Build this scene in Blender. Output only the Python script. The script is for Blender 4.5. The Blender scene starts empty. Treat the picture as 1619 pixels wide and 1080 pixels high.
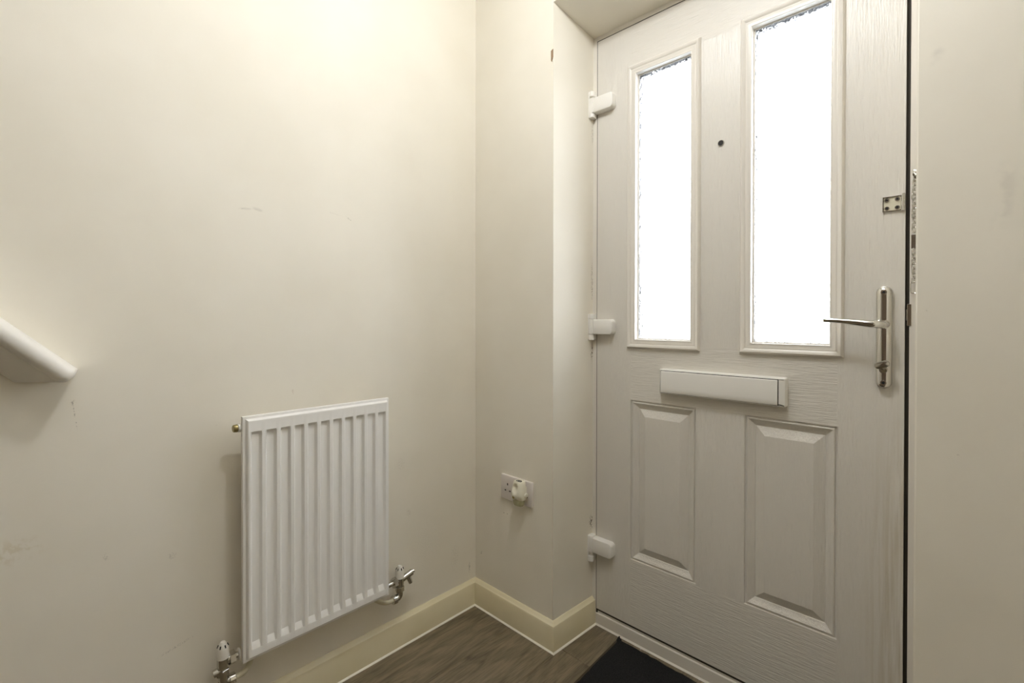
import bpy, bmesh, math, random
from mathutils import Vector, Matrix
random.seed(7)
SC = bpy.context.scene
COL = SC.collection
PI = math.pi

# ------------------------------------------------------------------ camera
cd = bpy.data.cameras.new('camera'); cam = bpy.data.objects.new('camera', cd); COL.objects.link(cam)
yaw, pitch, roll = 0.7663344, 0.0065753, 0.0013410
fw = Vector((-math.sin(yaw)*math.cos(pitch), math.cos(yaw)*math.cos(pitch), -math.sin(pitch)))
rt = Vector((math.cos(yaw), math.sin(yaw), 0)); up = rt.cross(fw)
r2 = rt*math.cos(roll) + up*math.sin(roll); u2 = -rt*math.sin(roll) + up*math.cos(roll)
M = Matrix((r2, u2, -fw)).transposed().to_4x4()
M.translation = Vector((1.35597, -1.20721, 1.07927))
cam.matrix_world = M
cd.sensor_fit = 'HORIZONTAL'; cd.sensor_width = 36.0
cd.lens = 748.19/1619*36
cd.shift_y = (511.48-540)/1619
cd.clip_start = 0.02
SC.camera = cam

# ------------------------------------------------------------------ sky, lights, exposure
w = bpy.data.worlds.new('sky'); SC.world = w; w.use_nodes = True
nt = w.node_tree; nt.nodes.clear()
tc = nt.nodes.new('ShaderNodeTexCoord'); sx = nt.nodes.new('ShaderNodeSeparateXYZ')
rp = nt.nodes.new('ShaderNodeValToRGB'); bg = nt.nodes.new('ShaderNodeBackground'); wo = nt.nodes.new('ShaderNodeOutputWorld')
rp.color_ramp.elements[0].position = 0.0; rp.color_ramp.elements[0].color = (1, 1, 1, 1)
rp.color_ramp.elements[1].position = 1.0; rp.color_ramp.elements[1].color = (.62, .75, 1, 1)
nt.links.new(tc.outputs['Generated'], sx.inputs[0]); nt.links.new(sx.outputs['Z'], rp.inputs[0])
nt.links.new(rp.outputs[0], bg.inputs[0]); nt.links.new(bg.outputs[0], wo.inputs[0])
bg.inputs[1].default_value = 10.5

def lamp(name, loc, watts, radius, col):
    l = bpy.data.lights.new(name, 'POINT'); l.energy = watts; l.shadow_soft_size = radius; l.color = col
    o = bpy.data.objects.new(name, l); COL.objects.link(o); o.location = loc; return o
lamp('ceiling_lamp', (.88, -.62, 2.29), 17.5, .05, (.965, .985, 1.01))
lamp('fill_light', (1.10, -1.15, 2.32), 4.5, .10, (1, .98, .93))  # added fill light near the ceiling, stands for no known fitting
SC.view_settings.view_transform = 'Standard'; SC.view_settings.look = 'None'
SC.view_settings.gamma = 1.0; SC.view_settings.use_curve_mapping = False
SC.view_settings.exposure = 0.27
SC.cycles.max_bounces = 16; SC.cycles.diffuse_bounces = 10; SC.cycles.transparent_max_bounces = 16

# ------------------------------------------------------------------ materials
def mat(name, col, rough=.5, metal=0.0, spec=.5):
    m = bpy.data.materials.new(name); m.use_nodes = True
    b = m.node_tree.nodes['Principled BSDF']
    b.inputs['Base Color'].default_value = (*col, 1); b.inputs['Roughness'].default_value = rough
    b.inputs['Metallic'].default_value = metal; b.inputs['Specular IOR Level'].default_value = spec
    return m
def nd(m, t): return m.node_tree.nodes.new(t)
def lk(m, a, b): m.node_tree.links.new(a, b)
def bsdf(m): return m.node_tree.nodes['Principled BSDF']
def noise(m, scale, detail=4, vec=None, stretch=None, rot=None):
    t = nd(m, 'ShaderNodeTexNoise'); t.inputs['Scale'].default_value = scale; t.inputs['Detail'].default_value = detail
    g = nd(m, 'ShaderNodeNewGeometry'); src = g.outputs['Position']
    if stretch:
        mp = nd(m, 'ShaderNodeMapping'); mp.inputs['Scale'].default_value = stretch
        lk(m, src, mp.inputs[0]); src = mp.outputs[0]
    lk(m, src, t.inputs['Vector']); return t
def bump(m, height, strength=.2, dist=.001):
    b = nd(m, 'ShaderNodeBump'); b.inputs['Strength'].default_value = strength; b.inputs['Distance'].default_value = dist
    lk(m, height, b.inputs['Height']); lk(m, b.outputs[0], bsdf(m).inputs['Normal']); return b
def ramp(m, fac, stops):
    r = nd(m, 'ShaderNodeValToRGB'); e = r.color_ramp.elements
    while len(e) < len(stops): e.new(.5)
    for k, (p, c) in enumerate(stops): e[k].position = p; e[k].color = (*c, 1)
    lk(m, fac, r.inputs[0]); return r.outputs[0]
def mixc(m, fac, a, b):
    x = nd(m, 'ShaderNodeMix'); x.data_type = 'RGBA'
    lk(m, fac, x.inputs[0])
    for s, v in ((6, a), (7, b)):
        if isinstance(v, tuple): x.inputs[s].default_value = (*v, 1)
        else: lk(m, v, x.inputs[s])
    return x.outputs[2]

def paint(name, base, marks=()):
    """matt emulsion: faint patchy tone, roller texture, scuffs that have a place of their own"""
    m = mat(name, base, .62, 0, .3)
    n = noise(m, 3.2, 3)
    dk = tuple(c*k for c, k in zip(base, (.955, .95, .935)))
    c = ramp(m, n.outputs[0], [(.35, dk), (.62, base)])
    for (axis, cy, cz, ly, lz, ang, amt, tone, sc) in marks:
        g = nd(m, 'ShaderNodeNewGeometry'); mp = nd(m, 'ShaderNodeMapping'); mp.vector_type = 'TEXTURE'
        loc = {'x': (0, cy, cz), 'y': (cy, 0, cz)}[axis]
        mp.inputs['Location'].default_value = loc
        mp.inputs['Rotation'].default_value = {'x': (ang, 0, 0), 'y': (0, ang, 0)}[axis]
        mp.inputs['Scale'].default_value = {'x': (1, ly, lz), 'y': (ly, 1, lz)}[axis]
        lk(m, g.outputs['Position'], mp.inputs[0])
        s = nd(m, 'ShaderNodeVectorMath'); s.operation = 'MULTIPLY'
        s.inputs[1].default_value = {'x': (0, 1, 1), 'y': (1, 0, 1)}[axis]
        lk(m, mp.outputs[0], s.inputs[0])
        L = nd(m, 'ShaderNodeVectorMath'); L.operation = 'LENGTH'; lk(m, s.outputs[0], L.inputs[0])
        f = nd(m, 'ShaderNodeMapRange'); f.inputs[1].default_value = 1.0; f.inputs[2].default_value = .25
        f.interpolation_type = 'SMOOTHSTEP'; lk(m, L.outputs[1], f.inputs[0])
        q = noise(m, sc, 3)
        f2 = nd(m, 'ShaderNodeMapRange'); f2.inputs[1].default_value = .48; f2.inputs[2].default_value = .58
        f2.inputs[4].default_value = amt; lk(m, q.outputs[0], f2.inputs[0])
        mu = nd(m, 'ShaderNodeMath'); mu.operation = 'MULTIPLY'; lk(m, f.outputs[0], mu.inputs[0]); lk(m, f2.outputs[0], mu.inputs[1])
        c = mixc(m, mu.outputs[0], c, tone)
    lk(m, c, bsdf(m).inputs['Base Color'])
    n2 = noise(m, 420, 3); bump(m, n2.outputs[0], .12, .0006)
    return m

WALL = (.825, .785, .69)
GR = (.30, .27, .22)
MARK_L = [
    ('x', -.800, 1.3690, .020, .0035, .10, .75, GR, 500), ('x', -.770, 1.372, .018, .006, -.2, .6, GR, 700),
    ('x', -.513, 1.3865, .014, .0016, -.55, .95, GR, 300), ('x', -.560, 1.395, .03, .002, -.15, .3, GR, 400),
    ('x', -1.131, .905, .006, .008, 0, .7, GR, 300), ('x', -1.128, .875, .0016, .035, .12, .8, GR, 200),
    ('x', -.96, .52, .012, .010, 0, .35, GR, 260), ('x', -1.08, .56, .006, .012, .3, .35, GR, 260),
    ('x', -.95, .30, .05, .004, .25, .4, GR, 300), ('x', -.865, .817, .006, .0025, .5, .9, GR, 200),
    ('x', -.30, .43, .012, .02, .3, .2, GR, 240), ('x', -.22, .30, .10, .12, 0, .07, GR, 260),
    ('x', -.33, .60, .02, .03, 0, .12, GR, 200), ('x', -.10, .21, .03, .06, 0, .12, GR, 200),
    ('x', -1.22, .62, .06, .035, 0, .3, (.55, .45, .25), 60), ('x', -.68, .88, .004, .010, .2, .5, (.35, .22, .15), 200),
    ('x', -.03, .14, .006, .03, 0, .7, GR, 160)]
MARK_B = [
    ('y', .035, .20, .006, .012, 0, .6, GR, 200), ('y', .155, .385, .003, .003, 0, .95, GR, 100), ('y', .172, .386, .003, .003, 0, .95, GR, 100),
    ('y', .10, .30, .10, .14, 0, .05, GR, 260), ('y', .33, .27, .05, .10, 0, .05, GR, 260),
    ('y', .3928, .360, .0010, .034, 0, .95, (.14, .11, .08), 160), ('y', .3928, .965, .0007, .040, 0, .8, (.2, .17, .12), 220), ('y', .3928, 1.22, .0006, .09, 0, .7, (.25, .2, .15), 260), ('y', .3928, 1.74, .0006, .05, 0, .5, GR, 260),
    ('y', 1.312, 1.58, .016, .022, .3, .22, (.35, .33, .30), 12), ('y', 1.40, 1.30, .02, .10, .1, .16, (.35, .33, .30), 20),
    ('y', 1.30, 1.10, .003, .003, 0, .8, GR, 100), ('y', 1.345, .83, .004, .002, 0, .7, GR, 100)]
m_wall_left = paint('painted_plaster_left', WALL, MARK_L)
m_wall = paint('painted_plaster', WALL, MARK_B)
m_plain = paint('painted_plaster_plain', WALL)
m_rear = mat('brown_hall_end', (.20, .145, .10), .6)
m_ceil = mat('ceiling_white', (.84, .83, .80), .7)
m_skirt = mat('skirting_gloss', (.74, .67, .45), .32)
n = noise(m_skirt, 5, 3); lk(m_skirt, ramp(m_skirt, n.outputs[0], [(.3, (.71, .635, .42)), (.65, (.77, .70, .50))]), bsdf(m_skirt).inputs['Base Color'])
m_bead = mat('sealant_white', (.86, .82, .72), .4)
m_rad = mat('radiator_enamel', (.86, .85, .82), .28)
m_plastic = mat('white_plastic', (.83, .81, .76), .35)
m_cap = mat('cap_plastic', (.74, .71, .64), .45)
m_socket = mat('socket_plastic', (.72, .67, .63), .3)
m_fresh = mat('freshener_plastic', (.80, .77, .64), .35)
m_black = mat('black_rubber', (.015, .013, .011), .6)
m_gap = mat('brown_seal', (.035, .028, .018), .7)
m_chrome = mat('chrome', (.72, .70, .66), .09, 1)
m_chromed = mat('worn_chrome', (.55, .53, .48), .22, 1)
m_brass = mat('dull_brass', (.38, .32, .16), .35, 1)
m_cream = mat('satin_nickel', (.84, .80, .64), .28, .35)
m_brown = mat('brown_tab', (.30, .20, .12), .6)
m_pipe = mat('painted_pipe', (.62, .57, .42), .45)
m_hole = mat('pin_hole', (.01, .01, .01), .8)

def door_mat(name, horiz):
    m = mat(name, (.70, .668, .606), .30, 0, .45)
    st = (5, 5, 90) if horiz else (90, 90, 5)
    n1 = noise(m, 4, 5, stretch=st)
    n1.inputs['Distortion'].default_value = .6
    n2 = noise(m, 1.6, 2, stretch=(14, 14, 170) if horiz else (170, 170, 14))
    a = nd(m, 'ShaderNodeMath'); a.operation = 'ADD'; lk(m, n1.outputs[0], a.inputs[0]); lk(m, n2.outputs[0], a.inputs[1])
    bump(m, a.outputs[0], .55, .0022)
    if not horiz:
        g = nd(m, 'ShaderNodeNewGeometry'); sp = nd(m, 'ShaderNodeSeparateXYZ'); lk(m, g.outputs['Position'], sp.inputs[0])
        fx = nd(m, 'ShaderNodeMapRange'); fx.inputs[1].default_value = 1.165; fx.inputs[2].default_value = 1.235; lk(m, sp.outputs['X'], fx.inputs[0])
        fz = nd(m, 'ShaderNodeMapRange'); fz.inputs[1].default_value = .95; fz.inputs[2].default_value = .45; lk(m, sp.outputs['Z'], fz.inputs[0])
        q = noise(m, 1.0, 4, stretch=(120, 120, 4)); fq = nd(m, 'ShaderNodeMapRange'); fq.inputs[1].default_value = .42; fq.inputs[2].default_value = .62; lk(m, q.outputs[0], fq.inputs[0])
        m1 = nd(m, 'ShaderNodeMath'); m1.operation = 'MULTIPLY'; lk(m, fx.outputs[0], m1.inputs[0]); lk(m, fz.outputs[0], m1.inputs[1])
        m2 = nd(m, 'ShaderNodeMath'); m2.operation = 'MULTIPLY'; lk(m, m1.outputs[0], m2.inputs[0]); lk(m, fq.outputs[0], m2.inputs[1])
        m3 = nd(m, 'ShaderNodeMath'); m3.operation = 'MULTIPLY'; m3.inputs[1].default_value = .5; lk(m, m2.outputs[0], m3.inputs[0])
        lk(m, mixc(m, m3.outputs[0], (.70, .668, .606), (.42, .35, .22)), bsdf(m).inputs['Base Color'])
    return m
m_dv = door_mat('door_skin_vertical_grain', False)
m_dh = door_mat('door_skin_horizontal_grain', True)
m_frame = mat('door_frame_upvc', (.74, .70, .63), .32)

# obscured glass: mostly clear path plus a rippled refracting skin
def glass_mat():
    m = bpy.data.materials.new('rippled_glass'); m.use_nodes = True; t = m.node_tree; t.nodes.clear()
    out = nd(m, 'ShaderNodeOutputMaterial'); tr = nd(m, 'ShaderNodeBsdfTransparent'); rf = nd(m, 'ShaderNodeBsdfRefraction')
    gl = nd(m, 'ShaderNodeBsdfGlossy'); mx = nd(m, 'ShaderNodeMixShader'); mx2 = nd(m, 'ShaderNodeMixShader')
    rf.inputs['IOR'].default_value = 1.35; rf.inputs['Roughness'].default_value = .02; gl.inputs['Roughness'].default_value = .08
    tr.inputs[0].default_value = (.96, .98, .98, 1)
    n = noise(m, 1.0, 3, stretch=(140, 140, 48)); n.inputs['Distortion'].default_value = .8
    b = nd(m, 'ShaderNodeBump'); b.inputs['Strength'].default_value = 1.0; b.inputs['Distance'].default_value = .016
    lk(m, n.outputs[0], b.inputs['Height'])
    lk(m, b.outputs[0], rf.inputs['Normal']); lk(m, b.outputs[0], gl.inputs['Normal'])
    mx.inputs[0].default_value = .80; lk(m, tr.outputs[0], mx.inputs[1]); lk(m, rf.outputs[0], mx.inputs[2])
    mx2.inputs[0].default_value = .06; lk(m, mx.outputs[0], mx2.inputs[1]); lk(m, gl.outputs[0], mx2.inputs[2])
    lk(m, mx2.outputs[0], out.inputs[0]); return m
m_glass = glass_mat()
def bottle_mat():
    m = mat('oil_bottle', (.74, .73, .50), .12); b = bsdf(m)
    b.inputs['Transmission Weight'].default_value = .55; b.inputs['IOR'].default_value = 1.3; return m
m_bottle = bottle_mat()

def wood_mat():
    m = mat('laminate_oak', (.25, .2, .15), .42)
    oi = nd(m, 'ShaderNodeObjectInfo'); g = nd(m, 'ShaderNodeNewGeometry')
    off = nd(m, 'ShaderNodeVectorMath'); off.operation = 'SCALE'; off.inputs[0].default_value = (3.1, 17.0, 5.0); lk(m, oi.outputs['Random'], off.inputs['Scale'])
    ad = nd(m, 'ShaderNodeVectorMath'); lk(m, g.outputs['Position'], ad.inputs[0]); lk(m, off.outputs[0], ad.inputs[1])
    def nz(scale, st, det, dist):
        mp = nd(m, 'ShaderNodeMapping'); mp.inputs['Scale'].default_value = st; lk(m, ad.outputs[0], mp.inputs[0])
        t = nd(m, 'ShaderNodeTexNoise'); t.inputs['Scale'].default_value = scale; t.inputs['Detail'].default_value = det
        t.inputs['Distortion'].default_value = dist; lk(m, mp.outputs[0], t.inputs['Vector']); return t.outputs[0]
    a = nz(4, (5, 1, 1), 5, 2.0); f = nz(22, (12, .7, 1), 4, .3)
    c1 = ramp(m, a, [(.32, (.070, .053, .030)), (.50, (.160, .125, .076)), (.68, (.235, .188, .120))])
    c2 = ramp(m, f, [(.36, (.08, .061, .037)), (.56, (.235, .190, .127))])
    x = nd(m, 'ShaderNodeMix'); x.data_type = 'RGBA'; x.inputs[0].default_value = .33; lk(m, c1, x.inputs[6]); lk(m, c2, x.inputs[7])
    lk(m, x.outputs[2], bsdf(m).inputs['Base Color']); bump(m, f, .25, .0005)
    return m
m_wood = wood_mat()
m_sub = mat('underlay', (.05, .045, .04), .9)
def mat_fibre():
    m = mat('mat_fibre', (.016, .016, .016), .95, 0, .1)
    n = noise(m, 900, 2); lk(m, ramp(m, n.outputs[0], [(.40, (.008, .008, .009)), (.72, (.045, .044, .042))]), bsdf(m).inputs['Base Color'])
    bump(m, n.outputs[0], .8, .003); return m
m_matf = mat_fibre()
m_mated = mat('mat_rubber_edge', (.045, .033, .018), .7)
m_spacer = mat('spacer_dark', (.03, .03, .03), .6)
m_canopy = mat('canopy_grey', (.20, .21, .23), .5)
m_pave = mat('paving_grey', (.42, .41, .39), .8)
n = noise(m_pave, 9, 5); lk(m_pave, ramp(m_pave, n.outputs[0], [(.3, (.40, .39, .37)), (.7, (.56, .55, .52))]), bsdf(m_pave).inputs['Base Color'])

# ------------------------------------------------------------------ helpers
def origin(o):
    v = Vector((0, 0, 0))
    while o is not None: v += o.location; o = o.parent
    return v
def obj(name, bm, m, parent=None, smooth=None, at=None):
    """link a bmesh (world coordinates) as ONE mesh object; origin at its parent's or at `at`"""
    bmesh.ops.recalc_face_normals(bm, faces=bm.faces)
    me = bpy.data.meshes.new(name)
    org = Vector(at) if at is not None else (origin(parent) if parent else Vector((0, 0, 0)))
    bmesh.ops.translate(bm, verts=bm.verts, vec=-org)
    if smooth is not None:
        for f in bm.faces: f.smooth = True
        for e in bm.edges:
            if len(e.link_faces) == 2 and e.calc_face_angle(0) > smooth: e.smooth = False
    bm.to_mesh(me); bm.free()
    for k in (m if isinstance(m, (list, tuple)) else [m]): me.materials.append(k)
    o = bpy.data.objects.new(name, me); COL.objects.link(o)
    o.location = org - (origin(parent) if parent else Vector((0, 0, 0)))
    if parent: o.parent = parent
    return o
def tag(o, label, cat, group=None):
    o['label'] = label; o['category'] = cat
    if group: o['group'] = group
    return o
def struct(o, label=None, cat=None):
    o['kind'] = 'structure'
    if label: o['label'] = label
    if cat: o['category'] = cat
    return o
def thing(name, loc, label, cat, group=None):
    o = bpy.data.objects.new(name, None); COL.objects.link(o); o.location = loc; o.empty_display_size = .05
    return tag(o, label, cat, group)
def B(): return bmesh.new()
def box(bm, x0, x1, y0, y1, z0, z1, bev=0, seg=2):
    r = bmesh.ops.create_cube(bm, size=1)
    vs = r['verts']
    for v in vs:
        v.co = Vector((x0 if v.co.x < 0 else x1, y0 if v.co.y < 0 else y1, z0 if v.co.z < 0 else z1))
    if bev:
        es = list({e for v in vs for e in v.link_edges})
        bmesh.ops.bevel(bm, geom=es, offset=bev, segments=seg, affect='EDGES', profile=.5)
    return bm
def cyl(bm, p, q, r0, r1=None, seg=20, bev=0):
    p, q = Vector(p), Vector(q); d = q-p; r1 = r0 if r1 is None else r1
    z = d.normalized(); x = z.orthogonal().normalized(); y = z.cross(x)
    rings = []
    L = d.length
    prof = [(0, r0), (1, r1)]
    if bev: prof = [(0, r0-bev), (bev/L, r0), (1-bev/L, r1), (1, r1-bev)]
    for t, r in prof:
        rings.append([bm.verts.new(p + d*t + (x*math.cos(a)+y*math.sin(a))*r) for a in [2*PI*k/seg for k in range(seg)]])
    for a, b in zip(rings, rings[1:]):
        for k in range(seg): bm.faces.new((a[k], a[(k+1) % seg], b[(k+1) % seg], b[k]))
    bm.faces.new(rings[0][::-1]); bm.faces.new(rings[-1])
    return bm
def tube(bm, pts, radii, seg=12, squash=None):
    """sweep an ellipse along pts; radii: number or list of (a, b)"""
    pts = [Vector(p) for p in pts]; rings = []
    ref = None
    for i, p in enumerate(pts):
        t = (pts[min(i+1, len(pts)-1)] - pts[max(i-1, 0)]).normalized()
        if ref is None: ref = t.orthogonal().normalized() if abs(t.z) > .9 else Vector((0, 0, 1))
        s = t.cross(ref).normalized(); u = s.cross(t).normalized(); ref = u
        ra = radii[i] if isinstance(radii, list) else radii
        a, b = ra if isinstance(ra, tuple) else (ra, ra)
        rings.append([bm.verts.new(p + s*math.cos(k*2*PI/seg)*a + u*math.sin(k*2*PI/seg)*b) for k in range(seg)])
    for a, b in zip(rings, rings[1:]):
        for k in range(seg): bm.faces.new((a[k], a[(k+1) % seg], b[(k+1) % seg], b[k]))
    bm.faces.new(rings[0][::-1]); bm.faces.new(rings[-1])
    return bm
def bend(p0, p1, p2, n=6):
    p0, p1, p2 = Vector(p0), Vector(p1), Vector(p2)
    return [p0*(1-t)**2 + p1*2*t*(1-t) + p2*t*t for t in [k/n for k in range(n+1)]]
def prism(bm, poly, fn0, fn1):
    """poly of 2-D points, extruded between the two mappings"""
    a = [bm.verts.new(fn0(p)) for p in poly]; b = [bm.verts.new(fn1(p)) for p in poly]
    n = len(poly)
    for k in range(n): bm.faces.new((a[k], a[(k+1) % n], b[(k+1) % n], b[k]))
    bm.faces.new(a[::-1]); bm.faces.new(b)
    return bm
def rings_rect(bm, x0, x1, z0, z1, prof, y, cap=False, back=False):
    """mitred rectangular moulding on a plane of constant y: prof = [(inset, height towards the room)]"""
    rs = []
    for ins, h in prof:
        rs.append([bm.verts.new((a, y-h, b)) for a, b in ((x0+ins, z0+ins), (x1-ins, z0+ins), (x1-ins, z1-ins), (x0+ins, z1-ins))])
    for a, b in zip(rs, rs[1:]):
        for k in range(4): bm.faces.new((a[k], a[(k+1) % 4], b[(k+1) % 4], b[k]))
    if cap: bm.faces.new(rs[-1])
    if back:
        for k in range(4): bm.faces.new((rs[-1][k], rs[-1][(k+1) % 4], rs[0][(k+1) % 4], rs[0][k]))
    return bm
def rrect(x0, x1, z0, z1, r, n=6, corners=(1, 1, 1, 1)):
    pts = []
    for k, (cx, cz) in enumerate(((x1, z1), (x0, z1), (x0, z0), (x1, z0))):
        sx, sz = (1 if cx == x1 else -1), (1 if cz == z1 else -1)
        if not corners[k]: pts.append((cx, cz)); continue
        ox, oz = cx-sx*r, cz-sz*r
        for j in range(n+1):
            a = k*PI/2 + j*PI/2/n
            pts.append((ox+r*math.cos(a), oz+r*math.sin(a)))
    return pts
def plate(bm, poly, yb, yf, chamfer=0):
    """flat plate of outline poly (x, z) from yb (wall side) to yf (room side) with a chamfered front"""
    n = len(poly); cx = sum(p[0] for p in poly)/n; cz = sum(p[1] for p in poly)/n
    lay = [(yb, 0), (yf+chamfer, 0)]
    if chamfer: lay += [(yf+chamfer*.3, chamfer*.3), (yf, chamfer)]
    rs = []
    for y, ins in lay:
        r = []
        for k, (x, z) in enumerate(poly):
            d = Vector((cx-x, cz-z)); L = d.length
            px, pz = poly[k-1]; qx, qz = poly[(k+1) % n]
            nrm = Vector((-(qz-pz), qx-px)); nrm.normalize() if nrm.length else None
            if nrm.dot(d) < 0: nrm = -nrm
            r.append(bm.verts.new((x+nrm.x*ins, y, z+nrm.y*ins)))
        rs.append(r)
    for a, b in zip(rs, rs[1:]):
        for k in range(n): bm.faces.new((a[k], a[(k+1) % n], b[(k+1) % n], b[k]))
    bm.faces.new(rs[0]); bm.faces.new(rs[-1][::-1])
    return bm

# ------------------------------------------------------------------ the room shell
RX, RXB = .382, .393          # left reveal edge, at the room side and at the frame
WRX = 1.2825                  # right edge of the opening
D = .2090                     # face of the door and frame
ZS, ZSB = 2.113, 2.079        # soffit, at the room side and at the frame
RW, RR, CH = 2.35, -3.3, 2.42 # right wall, rear wall, ceiling
TH = .30                      # outer face of the door wall

b = B(); box(b, -.12, 0, RR, TH, 0, CH); struct(obj('wall_left', b, m_wall_left), 'long cream painted wall that carries the radiator', 'wall')
b = B(); box(b, RW, RW+.12, RR, TH, 0, CH); struct(obj('wall_right', b, m_plain))
b = B(); box(b, -.12, RW+.12, RR-.12, RR, 0, CH); struct(obj('wall_rear', b, m_rear))
b = B(); box(b, -.12, RW+.12, RR-.12, TH, CH, CH+.1); struct(obj('ceiling', b, m_ceil))
# door wall: one mesh with the splayed opening
b = B()
def V(x, y, z): return b.verts.new((x, y, z))
def quad(*p): b.faces.new([V(*q) for q in p])
quad((0, 0, 0), (RX, 0, 0), (RX, 0, ZS), (0, 0, ZS))
quad((WRX, 0, 0), (RW, 0, 0), (RW, 0, ZS), (WRX, 0, ZS))
quad((0, 0, ZS), (RX, 0, ZS), (RX, 0, CH), (0, 0, CH))
quad((RX, 0, ZS), (WRX, 0, ZS), (WRX, 0, CH), (RX, 0, CH))
quad((WRX, 0, ZS), (RW, 0, ZS), (RW, 0, CH), (WRX, 0, CH))
quad((RX, 0, 0), (RX, 0, ZS), (RXB, D, ZSB), (RXB, D, 0))
quad((RXB, D, 0), (RXB, D, ZSB), (RXB, TH, ZSB), (RXB, TH, 0))
quad((RX, 0, ZS), (WRX, 0, ZS), (WRX, D, ZSB), (RXB, D, ZSB))
quad((RXB, D, ZSB), (WRX, D, ZSB), (WRX, TH, ZSB), (RXB, TH, ZSB))
quad((WRX, 0, 0), (WRX, 0, ZS), (WRX, D, ZSB), (WRX, D, 0))
quad((WRX, D, 0), (WRX, D, ZSB), (WRX, TH, ZSB), (WRX, TH, 0))
quad((0, TH, 0), (RXB, TH, 0), (RXB, TH, ZSB), (0, TH, ZSB))
quad((WRX, TH, 0), (RW, TH, 0), (RW, TH, ZSB), (WRX, TH, ZSB))
quad((0, TH, ZSB), (RXB, TH, ZSB), (RXB, TH, CH), (0, TH, CH))
quad((RXB, TH, ZSB), (WRX, TH, ZSB), (WRX, TH, CH), (RXB, TH, CH))
quad((WRX, TH, ZSB), (RW, TH, ZSB), (RW, TH, CH), (WRX, TH, CH))
bmesh.ops.remove_doubles(b, verts=b.verts, dist=1e-5)
es = [e for e in b.edges if all(abs(v.co.y) < 1e-6 for v in e.verts) and len(e.link_faces) == 2 and e.calc_face_angle(0) > 1]
bmesh.ops.bevel(b, geom=es, offset=.003, segments=3, affect='EDGES')
struct(obj('wall_back', b, m_wall, smooth=.9), 'cream painted wall with the deep front door opening', 'wall')

# floor: underlay plus planks running along the left wall
b = B(); box(b, -.12, RW+.12, RR-.12, .21, -.06, -.010); fl = struct(obj('floor', b, m_sub), 'brown oak laminate floor', 'floor')
PW, PL = .192, 1.285
pk = None
for i in range(13):
    x0 = .012 + i*PW - .0
    off = (.03, -.46, -.83)[i % 3] if i != 2 else .02
    y1 = .205; cuts = [y1]
    y = off
    while y > RR: cuts.append(y); y -= PL
    cuts.append(RR)
    for k in range(len(cuts)-1):
        ya, yb_ = cuts[k+1], cuts[k]
        if x0 > 1.6 and ya < -2: pass
        bb = B(); g = .0005
        x1 = min(x0+PW, RW)
        if x1-x0 < .02 or yb_-ya < .02: continue
        box(bb, x0+g, x1-g, ya+g, yb_-g, -.010, 0, .0009, 1)
        obj('plank', bb, m_wood, fl)

# skirting boards
T = .016; Z1, Z2 = .0785, .095
def skirt(name, p, q, nrm, mp, mq, label):
    """p,q wall-line ends; nrm points into the room; mp/mq: mitre lengths along the run at the face"""
    p, q, nrm = Vector(p), Vector(q), Vector(nrm); d = (q-p).normalized()
    prof = [(0, 0), (1, 0), (1, Z1), (.86, Z1+.006), (.62, Z1+.0085), (.42, Z2-.004), (.16, Z2), (0, Z2)]
    bb = B()
    def at(base, mit):
        return lambda c: base + nrm*T*c[0] + d*mit*c[0] + Vector((0, 0, c[1]))
    prism(bb, prof, at(p, mp), at(q, mq))
    o = struct(obj(name, bb, m_skirt, smooth=.6), label, 'skirting board')
    bb = B()
    bead = [(1, 0), (1+.30, 0), (1+.22, .0022), (1, .0045)]
    prism(bb, bead, at(p, mp), at(q, mq)); obj('sealant_bead', bb, m_bead, o)
    return o
skirt('baseboard_left', (0, RR, 0), (0, 0, 0), (1, 0, 0), 0, -T, 'cream skirting board under the radiator')
skirt('baseboard_back', (0, 0, 0), (RX, 0, 0), (0, -1, 0), T, T, 'cream skirting board under the double socket')
dr = Vector((RXB-RX, D, 0)).normalized(); nr = Vector((dr.y, -dr.x, 0))
skirt('baseboard_return', (RX, 0, 0), (RXB, D-.001, 0), nr, -T, 0, 'short cream skirting board beside the door frame')
skirt('baseboard_right', (RW, 0, 0), (WRX+.02, 0, 0), (0, -1, 0), -T, 0, 'cream skirting board right of the door')

# outside: paved ground and a shallow canopy, added to darken the top of the panes
b = B(); box(b, -6, 8, TH, 12, -.16, -.06); struct(obj('ground', b, m_pave))
b = B(); box(b, .15, 1.5, TH, .60, 2.06, 2.12, .004, 1)
for x in (.22, 1.39): prism(b, [(TH, 1.93), (TH, 2.065), (.50, 2.065)], lambda p: Vector((x, p[0], p[1])), lambda p: Vector((x+.03, p[0], p[1])))
tag(obj('added_canopy', b, m_canopy), 'added grey canopy outside that darkens the top of the rippled panes', 'canopy')

# ------------------------------------------------------------------ the front door
door = bpy.data.objects.new('door_1', None); COL.objects.link(door); door.location = (.83, D, 0)
struct(door, 'white front door with two tall rippled glass panes', 'door')
LX0, LX1, LZ0, LZ1 = .4113, 1.2515, .0570, 2.0605
b = B(); box(b, RXB-.02, .4085, D, D+.075, 0, 2.10, .0012, 1); obj('frame_jamb', b, m_frame, door)
b = B(); box(b, 1.2595, WRX+.03, D, D+.075, 0, 2.10, .0012, 1); obj('frame_jamb', b, m_frame, door)
b = B(); box(b, .4085, 1.2595, D, D+.075, 2.064, 2.10, .0012, 1); obj('frame_head', b, m_frame, door)
b = B(); box(b, .3955, 1.278, D-.002, D+.006, 0, .0415, .0012, 2); box(b, .3955, 1.278, D+.005, D+.075, 0, .0505, .0010, 1)
prism(b, [(D-.006, 0), (D-.0015, 0), (D-.0015, .006), (D-.004, .003)], lambda p: Vector((.3955, p[0], p[1])), lambda p: Vector((1.278, p[0], p[1])))
obj('threshold', b, m_frame, door)
b = B()
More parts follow.
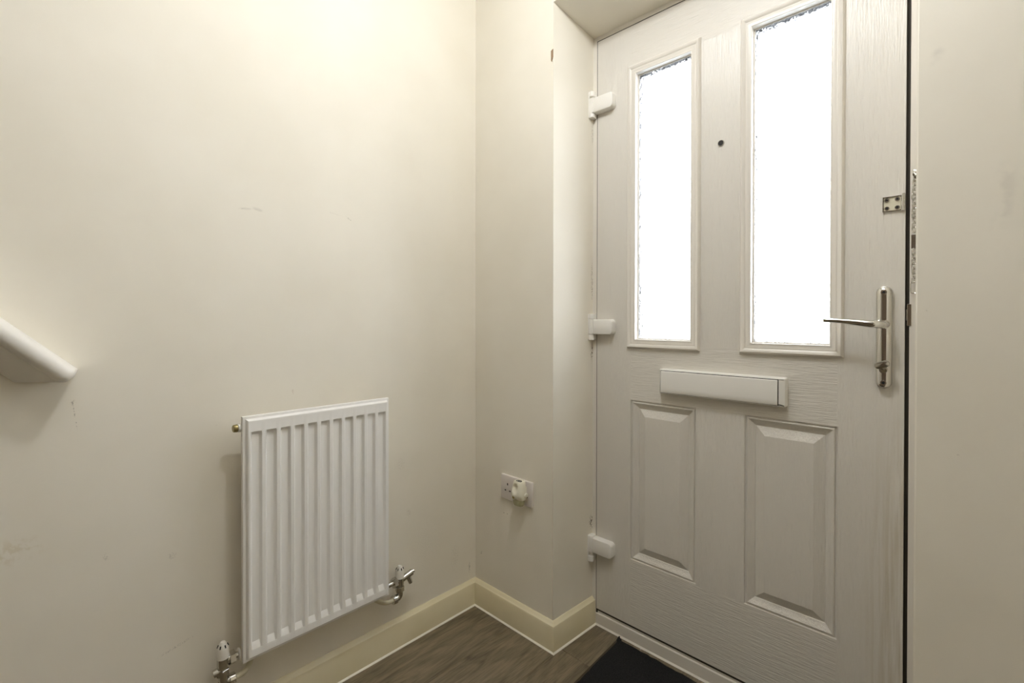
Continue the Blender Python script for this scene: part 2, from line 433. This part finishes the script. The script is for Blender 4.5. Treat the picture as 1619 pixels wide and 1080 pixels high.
for (x0, x1, z0, z1) in ((.4083, .4135, .04, 2.0645), (1.247, 1.2597, .04, 2.0645), (.41, 1.255, 2.058, 2.0645)):
    box(b, x0, x1, D+(.0014 if x0 < 1 else .010), D+.05, z0, z1)
box(b, .409, 1.2575, D+.0016, D+.05, .0500, .0566)
obj('rubber_seal', b, m_gap, door)
# leaf skin with openings for panes and panels
GZ0, GZ1, PZ0, PZ1 = 1.001, 1.911, .279, .814
G = ((.546, .764), (.904, 1.122)); Pn = ((.545, .766), (.904, 1.1235))
xs = sorted({LX0, LX1, *[v for g in G for v in g], *[v for g in Pn for v in g]})
zs = sorted({LZ0, LZ1, GZ0, GZ1, PZ0, PZ1})
b = B(); vm = {}
def gv(x, z):
    if (x, z) not in vm: vm[(x, z)] = b.verts.new((x, D, z))
    return vm[(x, z)]
def is_hole(x, z):
    return any(g[0] < x < g[1] and GZ0 < z < GZ1 for g in G) or any(g[0] < x < g[1] and PZ0 < z < PZ1 for g in Pn)
for xa, xb in zip(xs, xs[1:]):
    for za, zb in zip(zs, zs[1:]):
        xm, zm = (xa+xb)/2, (za+zb)/2
        if is_hole(xm, zm): continue
        f = b.faces.new((gv(xa, za), gv(xb, za), gv(xb, zb), gv(xa, zb)))
        stile = xm < .546 or xm > 1.122 or (.765 < xm < .904 and (GZ0 < zm < GZ1 or PZ0 < zm < PZ1))
        f.material_index = 0 if stile else 1
be = [e for e in b.edges if len(e.link_faces) == 1]
ex = bmesh.ops.extrude_edge_only(b, edges=be)
for v in [v for v in ex['geom'] if isinstance(v, bmesh.types.BMVert)]: v.co.y += .044
obj('door_leaf', b, [m_dv, m_dh], door)
# glazing trims (bolection) and panes
for (x0, x1) in ((.532, .778), (.890, 1.136)):
    b = B()
    rings_rect(b, x0, x1, .987, 1.926, [(0, -.002), (0, .002), (.0025, .0085), (.0055, .0115), (.0085, .0105), (.0150, .0055),
               (.0175, .0060), (.0200, .0050), (.0265, .0045), (.0275, .0052), (.0290, .0052), (.0300, .0040), (.0300, -.0135), (.0335, -.0135), (.0335, -.030), (0.0, -.030)], D)
    obj('glazing_trim', b, m_frame, door, smooth=.55)
    b = B(); box(b, x0+.0335, x1-.0335, D+.0145, D+.019, .987+.0335, 1.926-.0335)
    gp = obj('glass_pane', b, m_glass, door)
    b = B(); rings_rect(b, x0+.0330, x1-.0330, .987+.0330, 1.926-.0330, [(0, -.0200), (.0008, -.0200), (.0008, -.0430), (0, -.0430)], D, back=True)
    obj('spacer_bar', b, m_spacer, gp)
# moulded lower panels
for (x0, x1) in Pn:
    b = B()
    rings_rect(b, x0, x1, PZ0, PZ1, [(0, 0), (.0012, -.0045), (.0045, -.0050), (.0062, -.0015), (.0085, -.0008), (.0110, -.0022), (.0150, -.0052),
               (.0205, -.0085), (.0250, -.0100), (.0262, -.0118), (.0275, -.0118), (.0500, -.0018), (.0515, -.0010)], D, cap=True)
    obj('raised_panel', b, m_dv, door, smooth=.35)

# hinges
for k, (zc, zf) in enumerate(((1.8365, 1.831), (1.056, 1.057), (.2745, .289))):
    b = B(); box(b, .3865, .3935, .181, D+.001, zc-.046, zc+.046, .0010, 1)
    cyl(b, (.400, .1905, zc+.028), (.400, .1905, zc+.046), .0105, seg=24, bev=.0015)
    cyl(b, (.400, .1905, zc-.046), (.400, .1905, zc-.026), .0105, seg=24, bev=.0015)
    box(b, .393, .4075, .192, D+.001, zc-.045, zc+.045, .001, 1)
    hg = obj('hinge', b, m_plastic, door, smooth=.7, at=(.400, .19, zc-.046))
    b = B()
    plate(b, rrect(.4085, .4865, zf-.026, zf+.026, .0125, corners=(1, 0, 0, 1)), D+.001, .1825, .0045)
    cyl(b, (.400, .1905, zf-.0262), (.400, .1905, zf+.0262), .0108, seg=24, bev=.001)
    box(b, .400, .4125, .1800, .1905, zf-.026, zf+.026, .0016, 2)
    obj('hinge_flag', b, m_plastic, hg, smooth=.7)

# letterbox
b = B()
plate(b, rrect(.6570, 1.0125, .8500, .9280, .004), D+.001, .1850, .0060)
lb = obj('letterbox', b, m_plastic, door, smooth=.6, at=(.834, D, .85))
lb['label'] = 'white letterbox'
b = B(); box(b, .6645, .9962, .1846, .1870, .8540, .9236); obj('dark_gap', b, m_gap, lb)
b = B()
prof = [(.8548, .1855), (.8548, .1832), (.8565, .1822), (.870, .1814), (.889, .1810), (.906, .1814), (.9200, .1822), (.9216, .1834), (.9216, .1855)]
prism(b, prof, lambda p: Vector((.6652, p[1], p[0])), lambda p: Vector((.9940, p[1], p[0])))
obj('letter_flap', b, m_plastic, lb, smooth=.5)

# spy hole
b = B(); cyl(b, (.8365, D+.002, 1.5956), (.8365, D-.0025, 1.5956), .0098, .0088, seg=28)
ph = obj('peephole', b, m_chromed, door, smooth=.6, at=(.8365, D, 1.5956)); ph['label'] = 'black peephole in a thin metal ring'
b = B(); cyl(b, (.8365, D, 1.5956), (.8365, D-.0030, 1.5956), .0079, .0074, seg=28); obj('lens', b, m_black, ph)

# lever handle on its long back plate
HX = 1.2148
b = B(); plate(b, rrect(HX-.0150, HX+.0150, .9205, 1.1605, .01499, n=10), D+.001, .1955, .0035)
hp = obj('door_handle', b, m_chromed, door, smooth=.5, at=(HX, D, .9205)); hp['label'] = 'chrome lever handle on a long plate with rounded ends'
b = B()   # domed front shell of the plate
n = 12; N = 14
rows = []
for i in range(N+1):
    zz = .9235 + (1.1575-.9235)*i/N
    rows.append(zz)
out = rrect(HX-.0128, HX+.0128, .9228, 1.1582, .01279, n=10)
rs = []
for f, h in ((1, 0), (.90, .0016), (.72, .0031), (.45, .0043), (.15, .0048)):
    rs.append([b.verts.new((HX+(x-HX)*f, .1956-h, (z-(1.0405)))) for x, z in out])
    for v, (x, z) in zip(rs[-1], out):
        zc = max(.9228+.0128, min(1.1582-.0128, z)); v.co.z = zc + (z-zc)*f
for p_, q_ in zip(rs, rs[1:]):
    for k in range(len(out)): b.faces.new((p_[k], p_[(k+1) % len(out)], q_[(k+1) % len(out)], q_[k]))
b.faces.new(rs[-1]); obj('plate_face', b, m_chrome, hp, smooth=.6)
for zz in (1.1462, .9345):
    b = B(); cyl(b, (HX, .1925, zz), (HX, .1898, zz), .0066, .0056, seg=20); s_ = obj('screw', b, m_chrome, hp, smooth=.7)
    b = B(); cyl(b, (HX, .1905, zz), (HX, .1894, zz), .0030, seg=14); obj('screw_socket', b, m_hole, hp)
b = B()
cyl(b, (HX, .1915, 1.071), (HX, .172, 1.071), .0115, .0095, seg=24, bev=.001)
obj('lever_rose', b, m_chrome, hp, smooth=.6)
b = B()
pts = [(HX+.002, .184, 1.0705), (HX+.0015, .168, 1.0705), (HX-.001, .157, 1.0707), (HX-.008, .150, 1.0712), (HX-.020, .1475, 1.0722), (HX-.038, .1475, 1.0745),
       (HX-.056, .1480, 1.0768), (HX-.074, .1485, 1.0788), (HX-.090, .1490, 1.0802), (HX-.104, .1495, 1.0810), (HX-.1115, .1497, 1.0813)]
rad = [(.0080, .0080), (.0082, .0082), (.0082, .0084), (.0080, .0086), (.0074, .0086), (.0066, .0080), (.0062, .0070), (.0062, .0060), (.0064, .0058), (.0066, .0057), (.0066, .0056)]
tube(b, pts, rad, seg=20)
obj('lever', b, m_chrome, hp, smooth=.7)
b = B(); cyl(b, (HX, .1915, .9655), (HX, .186, .9640), .0085, .0080, seg=24, bev=.0008); obj('lock_barrel', b, m_chromed, hp, smooth=.6)
b = B()
poly = rrect(-.0145, .0145, -.0080, .0080, .0079, n=8)
ca, sa = math.cos(.36), math.sin(.36)
plate(b, [(HX-.001+x*ca-z*sa, .9775+x*sa+z*ca) for x, z in poly], .182, .172, .0018)
cyl(b, (HX, .188, .970), (HX-.0005, .180, .974), .006, seg=16)
obj('thumb_turn', b, m_chromed, hp, smooth=.5)

# chain catch beside the door's edge
b = B(); CX0, CX1, CZ0, CZ1 = 1.2095, 1.2465, 1.3345, 1.3705
plate(b, rrect(CX0, CX1, CZ0, CZ1, .005, n=5), D+.001, D-.0018, .0006)
rings_rect(b, CX0, CX1, CZ0, CZ1, [(.0003, 0), (.0003, .0042), (.0008, .0055), (.0022, .0055), (.0027, .0042), (.0027, .0005)], D)
ch = obj('chain_catch', b, m_chrome, door, smooth=.6, at=(CX0, D, CZ0)); ch['label'] = 'small chrome door chain catch with four screws'
b = B(); plate(b, rrect(CX0+.003, CX1-.003, CZ0+.003, CZ1-.003, .002, n=4), D, D-.0026, .0004); obj('catch_face', b, m_cream, ch)
for xx in (CX0+.0085, CX1-.0095):
    for zz in (CZ0+.0085, CZ1-.0085):
        b = B(); cyl(b, (xx, D-.002, zz), (xx, D-.0052, zz), .0052, .0042, seg=16); obj('screw', b, m_chromed, ch, smooth=.7)
        b = B(); cyl(b, (xx, D-.004, zz), (xx, D-.0056, zz), .0021, seg=10); obj('screw_socket', b, m_hole, ch)
b = B(); cyl(b, (1.2478, D-.005, CZ0-.001), (1.2478, D-.005, CZ1+.003), .0034, seg=16, bev=.0008); obj('catch_rail', b, m_chrome, ch, smooth=.7)
# latch keep let into the frame
b = B(); box(b, 1.2555, 1.2635, D-.0020, D+.014, 1.068, 1.118, .0008, 1); box(b, 1.2535, 1.2570, D+.003, D+.014, 1.080, 1.106, .001, 1)
kp = obj('latch_keep', b, m_chrome, door, at=(1.26, D, 1.068)); kp['label'] = 'small chrome latch keep in the frame'

# ------------------------------------------------------------------ door chain hanging on the frame
cx, cy = 1.2680, D-.010
dc = thing('door_chain', (cx, D, 1.155), 'silver security chain hanging at the right edge of the door', 'chain')
b = B(); box(b, 1.2645, 1.2785, D-.0025, D+.0005, 1.396, 1.424, .0015, 2); cyl(b, (cx, D-.002, 1.412), (cx, D-.008, 1.412), .0045, .004, seg=16)
obj('chain_anchor', b, m_chrome, dc, smooth=.7)
b = B(); tube(b, [(1.2655, D-.006, 1.4195), (1.2685, D-.011, 1.412), (1.2740, D-.012, 1.406)], .0018, seg=10); obj('hook', b, m_chrome, dc, smooth=.8)
def link_mesh(L=.0150, W=.0050, r=.0015):
    bb = B(); pts = []
    for k in range(20):
        a = 2*PI*k/20; x = W*math.cos(a); z = W*math.sin(a) + (L/2-W)*(1 if math.sin(a) > 0 else -1)
        pts.append(Vector((x, 0, z)))
    rings = []
    for k, p in enumerate(pts):
        t = (pts[(k+1) % 20]-pts[k-1]).normalized(); s = Vector((0, 1, 0)); u = t.cross(s)
        rings.append([bb.verts.new(p + s*r*math.cos(j*PI/3) + u*r*math.sin(j*PI/3)) for j in range(6)])
    for k in range(20):
        for j in range(6): bb.faces.new((rings[k][j], rings[k][(j+1) % 6], rings[(k+1) % 20][(j+1) % 6], rings[(k+1) % 20][j]))
    return bb
lo = None
zlist = [1.3930 - .0106*k for k in range(11)] + [1.2360 - .0106*k for k in range(7)]
for k, zz in enumerate(zlist):
    if lo is None:
        lo = obj('chain_link', link_mesh(), m_chrome, dc, smooth=1.5, at=(0, 0, 0)); o = lo
    else:
        o = lo.copy(); COL.objects.link(o); o.parent = dc
    o.location = Vector((cx + .0008*math.sin(k*1.7), cy, zz)) - dc.location
    o.rotation_euler = (0, .12*math.sin(k*2.3), (PI/4 if k % 2 else -PI/4))
b = B(); plate(b, rrect(cx-.0055, cx+.0055, 1.2430, 1.2755, .002, n=4), cy+.0012, cy-.0012, .0004); obj('chain_bar', b, m_chrome, dc)
bb = link_mesh(.026, .0062, .0014); bmesh.ops.translate(bb, verts=bb.verts, vec=(cx, cy, 1.1545)); obj('end_ring', bb, m_chrome, dc, smooth=1.5)

# ------------------------------------------------------------------ radiator
RL, RRt, RB, RT = -.829, -.420, .229, .840
XF, XFL = .080, .0715           # face and outer flange planes
rad_ = thing('radiator', (0, (RL+RRt)/2, RB), 'white ribbed panel radiator mounted low on the cream wall', 'radiator')
b = B()
def rr(x, ins): return [b.verts.new((x, y, z)) for y, z in ((RL+ins, RB+ins), (RRt-ins, RB+ins), (RRt-ins, RT-ins), (RL+ins, RT-ins))]
lay = [(.060, .004), (.060, .0), (XFL-.001, 0), (XFL, .001), (XFL, .0065), (XF-.0015, .0095), (XF, .0115)]
rs = [rr(x, i) for x, i in lay]
for p_, q_ in zip(rs, rs[1:]):
    for k in range(4): b.faces.new((p_[k], p_[(k+1) % 4], q_[(k+1) % 4], q_[k]))
b.faces.new(rs[0])
# pressed face: eleven recessed flutes
y0, y1, z0, z1 = RL+.0115, RRt-.0115, RB+.0115, RT-.0115
ys = [y0]; dep = [0]
pitch = .0351
for k in range(11):
    c = (RL+RRt)/2 + (k-5)*pitch
    for dy, dd in ((-.0140, 0), (-.0125, .12), (-.0098, .80), (-.0082, 1), (.0082, 1), (.0098, .80), (.0125, .12), (.0140, 0)):
        ys.append(c+dy); dep.append(dd)
ys.append(y1); dep.append(0)
zr = [(z0, 0), (.2575, 0), (.2590, .05), (.2735, 1), (.62, 1), (.7935, 1), (.7985, .55), (.8020, 0), (z1, 0)]
DEP = .0085
grid = [[b.verts.new((XF - DEP*d*f, y, z)) for y, d in zip(ys, dep)] for z, f in zr]
for i in range(len(zr)-1):
    for k in range(len(ys)-1):
        b.faces.new((grid[i][k], grid[i][k+1], grid[i+1][k+1], grid[i+1][k]))
bmesh.ops.remove_doubles(b, verts=b.verts, dist=1e-6)
obj('front_panel', b, m_rad, rad_, smooth=.45)
b = B()   # convector fins behind the panel
for k in range(12):
    c = RL+.03 + k*(RRt-RL-.06)/11
    box(b, .034, .060, c-.004, c+.004, RB+.05, RT-.05)
fin = obj('convector_fins', b, m_rad, rad_); fin['kind'] = 'stuff'
for yy in (RL+.09, RRt-.09):
    b = B(); box(b, 0, .036, yy-.012, yy+.012, RT-.16, RT-.06, .001, 1); obj('wall_bracket', b, m_rad, rad_)
b = B(); cyl(b, (.054, RL+.010, .811), (.054, RL-.006, .811), .0105, seg=20, bev=.001)
obj('boss', b, m_rad, rad_, smooth=.7)
b = B(); cyl(b, (.054, RL-.006, .811), (.054, RL-.0165, .811), .0098, .0090, seg=20, bev=.0012)
vc = obj('bleed_plug', b, m_brass, rad_, smooth=.7); vc['label'] = 'brass bleed plug'
b = B(); box(b, .056, .064, RRt-.004, RRt+.0035, RT-.018, RT-.004, .001, 1); obj('corner_clip', b, m_plastic, rad_)

def hexnut(bm, p, q, r): return cyl(bm, p, q, r, seg=6, bev=.0008)
def valve(y, s, zc, drain, label, tl, fa):
    """s: +1 the radiator lies towards +y; zc: height of the tail into the radiator"""
    X = .047
    root = thing('radiator_valve', (X, y, .19), label, 'valve', 'radiator valves')
    b = B()
    cyl(b, (X, y, zc-.016), (X, y, zc+.013), .0130, seg=24, bev=.001)
    cyl(b, (X, y, zc-.034), (X, y, zc-.014), .0105, seg=24)
    cyl(b, (X, y, zc), (X, y+s*.018, zc), .0105, seg=20)
    obj('valve_body', b, m_chromed, root, smooth=.7)
    b = B(); hexnut(b, (X, y+s*.013, zc), (X, y+s*.026, zc), .0165); obj('union_nut', b, m_chrome, root)
    b = B(); cyl(b, (X, y+s*.024, zc), (X, y+s*(tl-.002), zc), .0080, seg=16); obj('tail_pipe', b, m_chrome, root, smooth=.7)
    b = B(); cyl(b, (X, y+s*(tl-.004), zc), (X, y+s*tl, zc), .0140, seg=22, bev=.0006); obj('tail_collar', b, m_cap, root, smooth=.7)
    b = B(); hexnut(b, (X, y, zc-.034), (X, y, zc-.018), .0148); obj('compression_nut', b, m_chromed, root)
    # lockshield cap with its slots
    b = B()
    prof = [(zc+.009, .0138), (zc+.030, .0130), (zc+.034, .0122), (zc+.0445, .0072), (zc+.0475, .0050)]
    tube(b, [(X, y, p[0]) for p in prof], [p[1] for p in prof], seg=24)
    cp = obj('lockshield_cap', b, m_cap, root, smooth=.55)
    for a in [fa + (k+.5)*PI/3 for k in range(6)]:
        b = B(); ca, sa = math.cos(a), math.sin(a)
        tube(b, [(X+ca*.0118, y+sa*.0118, zc+.0355), (X+ca*.0092, y+sa*.0092, zc+.0418)], .0014, seg=6); obj('slot', b, m_hole, cp)
    # elbow below and pipe running back behind the radiator, then into the wall
    ze = zc-.054
    b = B(); tube(b, [(X, y, zc-.022), (X, y, ze+.014)] + bend((X, y, ze+.014), (X, y, ze), (X, y+s*.014, ze)) + [(X, y+s*.016, ze)], .0105, seg=16)
    obj('elbow', b, m_chromed, root, smooth=.8)
    b = B(); cyl(b, (X, y+s*.012, ze), (X, y+s*.027, ze), .0140, seg=22, bev=.0015); obj('elbow_nut', b, m_chrome, root, smooth=.7)
    b = B(); tube(b, [(X, y+s*.020, ze), (X, y+s*.034, ze)] + bend((X, y+s*.034, ze), (X, y+s*.056, ze), (X-.022, y+s*.068, ze+.008)) + [(-.002, y+s*.080, ze+.016)], .0070, seg=14)
    obj('pipe', b, m_pipe, root, smooth=.8)
    if drain:
        b = B(); d0 = Vector((X, y, zc-.002)); d1 = d0 + Vector((.006, .043, .016))
        cyl(b, d0, d1, .0098, seg=20, bev=.001); cyl(b, d1, d1+(d1-d0).normalized()*.006, .0056, seg=12)
        e0 = d0.lerp(d1, .62); cyl(b, e0, e0+Vector((.004, .010, -.027)), .0080, .0070, seg=16, bev=.0008)
        obj('drain_cock', b, m_chromed, root, smooth=.7)
    else:
        b = B(); cyl(b, (X, y, zc-.02), (X-.003, y-.020, zc-.024), .0095, seg=16, bev=.001); obj('side_plug', b, m_chromed, root, smooth=.7)
        b = B(); cyl(b, (X, y, ze+.006), (X, y, ze-.05), .0105, seg=18); cyl(b, (X, y, ze-.05), (X, y, .0), .0075, seg=14); obj('drop_pipe', b, m_chromed, root, smooth=.7)
    return root
valve(-.8665, 1, .2440, False, 'chrome radiator valve with pale cap left of the radiator', .0372, -.25)
valve(-.3655, -1, .2440, True, 'chrome valve with drain cock right of the radiator', .0542, -.57)

# ------------------------------------------------------------------ double socket and plug-in freshener
so = thing('wall_socket', (.2235, 0, .4425), 'pale double wall socket low on the wall left of the door', 'socket')
b = B(); box(b, .1490, .2980, -.0100, .0005, .4425, .5285, .0028, 3); obj('face_plate', b, m_socket, so, smooth=.6)
for c0 in (.183, .264):
    for (dx, z, wx, wz) in ((0, .4975, .0042, .0082), (-.0111, .4750, .0066, .0042), (.0111, .4750, .0066, .0042)):
        b = B(); box(b, c0+dx-wx/2, c0+dx+wx/2, -.0104, -.0080, z-wz/2, z+wz/2); obj('pin_slot', b, m_hole, so)

fr = thing('air_freshener', (.264, -.0105, .447), 'cream plug-in air freshener in the right half of the socket', 'air freshener')
b = B()
FX = .2570
# stacked superellipse sections: flat back at the socket, round front, waist at the top
secs = [(.470, .0235, .030), (.476, .0250, .035), (.486, .0255, .038), (.497, .0250, .0375), (.508, .0235, .035), (.519, .0215, .0325), (.527, .0195, .0305), (.531, .0175, .0285), (.5315, .0150, .0255), (.5300, .0135, .0240)]
rs = []
def at_z(z):
    for (za, ha, da), (zb, hb, db) in zip(secs[:8], secs[1:8]):
        if za <= z <= zb: t = (z-za)/(zb-za); return (z, ha+(hb-ha)*t, da+(db-da)*t)
fine = [at_z(.470+.061*k/26) for k in range(27)] + secs[8:]
NR = 64
for z, hw, dpt in fine:
    ring = []
    for k in range(NR):
        a = 2*PI*k/NR; ca, sa = math.cos(a), math.sin(a); e = .62
        x = hw*abs(ca)**e*(1 if ca > 0 else -1); y = -.0125 - dpt/2 + dpt/2*abs(sa)**e*(1 if sa > 0 else -1)
        # oval thumb hollow in the front
        t = ((x+.003)/.0135)**2 + ((z-.507)/.0180)**2
        if sa < -.3 and t < 1: y += .0110*(1-t)**.7
        ring.append(b.verts.new((FX+x, y, z)))
    rs.append(ring)
for p_, q_ in zip(rs, rs[1:]):
    for k in range(NR): b.faces.new((p_[k], p_[(k+1) % NR], q_[(k+1) % NR], q_[k]))
b.faces.new(rs[0]); b.faces.new(rs[-1])
obj('freshener_body', b, m_fresh, fr, smooth=.8)
b = B()
for ra, rb, z0_, z1_ in ((.0100, .0130, .5300, .5312),):
    pts = [(FX+.0105*math.cos(2*PI*k/24), -.030+.0075*math.sin(2*PI*k/24), .5312) for k in range(25)]
    tube(b, pts, .0010, seg=6)
obj('vent_ring', b, m_hole, fr)
b = B()
for x in (-.004, 0, .004): box(b, FX+x-.0010, FX+x+.0010, -.0345, -.0260, .5296, .5306)
obj('vent_slots', b, m_hole, fr)
b = B()
pts = [(FX-.0085+.0068*math.cos(2*PI*k/24), -.0482-.0014*math.sin(2*PI*k/24), .4790+.0072*math.sin(2*PI*k/24)) for k in range(25)]
tube(b, pts, .0017, seg=8); obj('window_ring', b, m_fresh, fr, smooth=1)
b = B(); cyl(b, (FX-.0085, -.0440, .4790), (FX-.0085, -.0488, .4790), .0060, seg=20); obj('window', b, m_brass, fr)
b = B(); cyl(b, (FX+.0180, -.022, .487), (FX+.0290, -.023, .4865), .0090, .0075, seg=20, bev=.0015); obj('dial', b, m_fresh, fr, smooth=.7)
b = B()
secs = [(.4478, .0135, .017), (.4490, .0175, .0225), (.455, .0205, .027), (.464, .0215, .029), (.472, .0200, .027), (.478, .0170, .024)]
rs = []
for z, hw, dpt in secs:
    rs.append([b.verts.new((FX-.0015+hw*abs(math.cos(2*PI*k/24))**.75*(1 if math.cos(2*PI*k/24) > 0 else -1), -.0295+dpt/2*abs(math.sin(2*PI*k/24))**.75*(1 if math.sin(2*PI*k/24) > 0 else -1), z)) for k in range(24)])
for p_, q_ in zip(rs, rs[1:]):
    for k in range(24): b.faces.new((p_[k], p_[(k+1) % 24], q_[(k+1) % 24], q_[k]))
b.faces.new(rs[0]); b.faces.new(rs[-1])
bo = obj('oil_bottle', b, m_bottle, fr, smooth=.8); bo['label'] = 'translucent green oil bottle'
b = B(); box(b, FX-.017, FX+.017, -.0135, -.0095, .470, .510, .001, 1); obj('plug_back', b, m_fresh, fr)

# ------------------------------------------------------------------ doormat
b = B()
outl = []
def edge(p, q, n, amp):
    for k in range(n):
        t = k/n; v = Vector(p).lerp(Vector(q), t) + Vector((random.uniform(-amp, amp), random.uniform(-amp, amp))); outl.append((v.x, v.y))
MA, MB_, MC, MD = (.5190, .1850), (1.195, .1680), (1.170, -.42), (.5420, -.40)
edge(MA, MB_, 40, .0022); edge(MB_, MC, 24, .001); edge(MC, MD, 30, .001); edge(MD, MA, 34, .0016)
prism(b, outl, lambda p: Vector((p[0], p[1], .0003)), lambda p: Vector((p[0], p[1], .0075)))
dm = tag(obj('doormat', b, m_matf, at=(.85, -.12, 0)), 'black fibre doormat on the floor in front of the door', 'doormat')
b = B(); d_ = Vector((MD[0]-MA[0], MD[1]-MA[1])).normalized(); n_ = Vector((d_.y, -d_.x))
if n_.x > 0: n_ = -n_
def strip(bb, p, q, wd):
    a = [Vector(p)+Vector((n_.x, n_.y))*0, Vector(q), Vector(q)+n_*wd, Vector(p)+n_*wd]
    prism(bb, [tuple(v) for v in a], lambda c: Vector((c[0], c[1], .0003)), lambda c: Vector((c[0], c[1], .0045)))
strip(b, Vector(MA)+d_*.010, MD, .0085)
obj('rubber_border', b, m_mated, dm)
b = B()   # frayed corner against the threshold
prism(b, [(.5115, .176), (.5200, .170), (.5260, .1885), (.5190, .1905), (.5100, .2010), (.5075, .1985)], lambda c: Vector((c[0], c[1], .0004)), lambda c: Vector((c[0]*.8+.1034, c[1]*.9+.019, .0082)))
obj('frayed_corner', b, m_matf, dm)

# ------------------------------------------------------------------ stair rail end, and the tab at the wall edge
sl = math.radians(44.5); dv = Vector((0, -math.cos(sl), math.sin(sl))); nv = Vector((0, math.sin(sl), math.cos(sl)))
P0 = Vector((0, -1.118, .9600))
prof = [(0, 0)]
R = .0185; XR = .085; DN = -.0115
prof = [(0, R+DN), (XR-R, R+DN)]
for k in range(1, 9):
    a = PI/2 - k*PI/9; prof.append((XR-R+R*math.cos(a), R*math.sin(a)+DN))
prof += [(XR-R, DN-R), (XR-R-.006, DN-R-.0005), (.010, -.070), (0, -.072)]
b = B(); c0 = .010
st0 = P0
prism(b, prof, lambda p: st0 + Vector((p[0], 0, 0)) + nv*p[1] - dv*.03, lambda p: st0 + Vector((p[0], 0, 0)) + nv*p[1] + dv*1.5)
bmesh.ops.bisect_plane(b, geom=b.verts[:]+b.edges[:]+b.faces[:], plane_co=P0+dv*.015, plane_no=-dv, clear_outer=True)
bmesh.ops.holes_fill(b, edges=[e for e in b.edges if e.is_boundary])
es = [e for e in b.edges if all(abs((v.co-P0-dv*.015).dot(dv)) < 1e-5 for v in e.verts) and all(v.co.x > .004 for v in e.verts)]
bmesh.ops.bevel(b, geom=es, offset=.014, segments=6, affect='EDGES', profile=.5)
g = bmesh.ops.bisect_plane(b, geom=b.verts[:]+b.edges[:]+b.faces[:], plane_co=(0, -1.1, .9560), plane_no=(0, 0, -1), clear_outer=True)
bmesh.ops.holes_fill(b, edges=[e for e in b.edges if e.is_boundary])
sr = tag(obj('stair_rail', b, m_plastic, at=(0, -1.118, .956), smooth=.5), 'white sloping stair rail end with rounded nose on the left wall', 'rail')

b = B()
prism(b, [(.3715, 1.958), (.3765, 1.961), (.3815, 1.962), (.3815, 1.935), (.3765, 1.931), (.3735, 1.924), (.3720, 1.928)], lambda p: Vector((p[0], .001, p[1])), lambda p: Vector((p[0], -.0035, p[1])))
tag(obj('brown_tab', b, m_brown, at=(.377, 0, 1.925)), 'small brown tab on the wall edge, high up left of the door', 'tab')
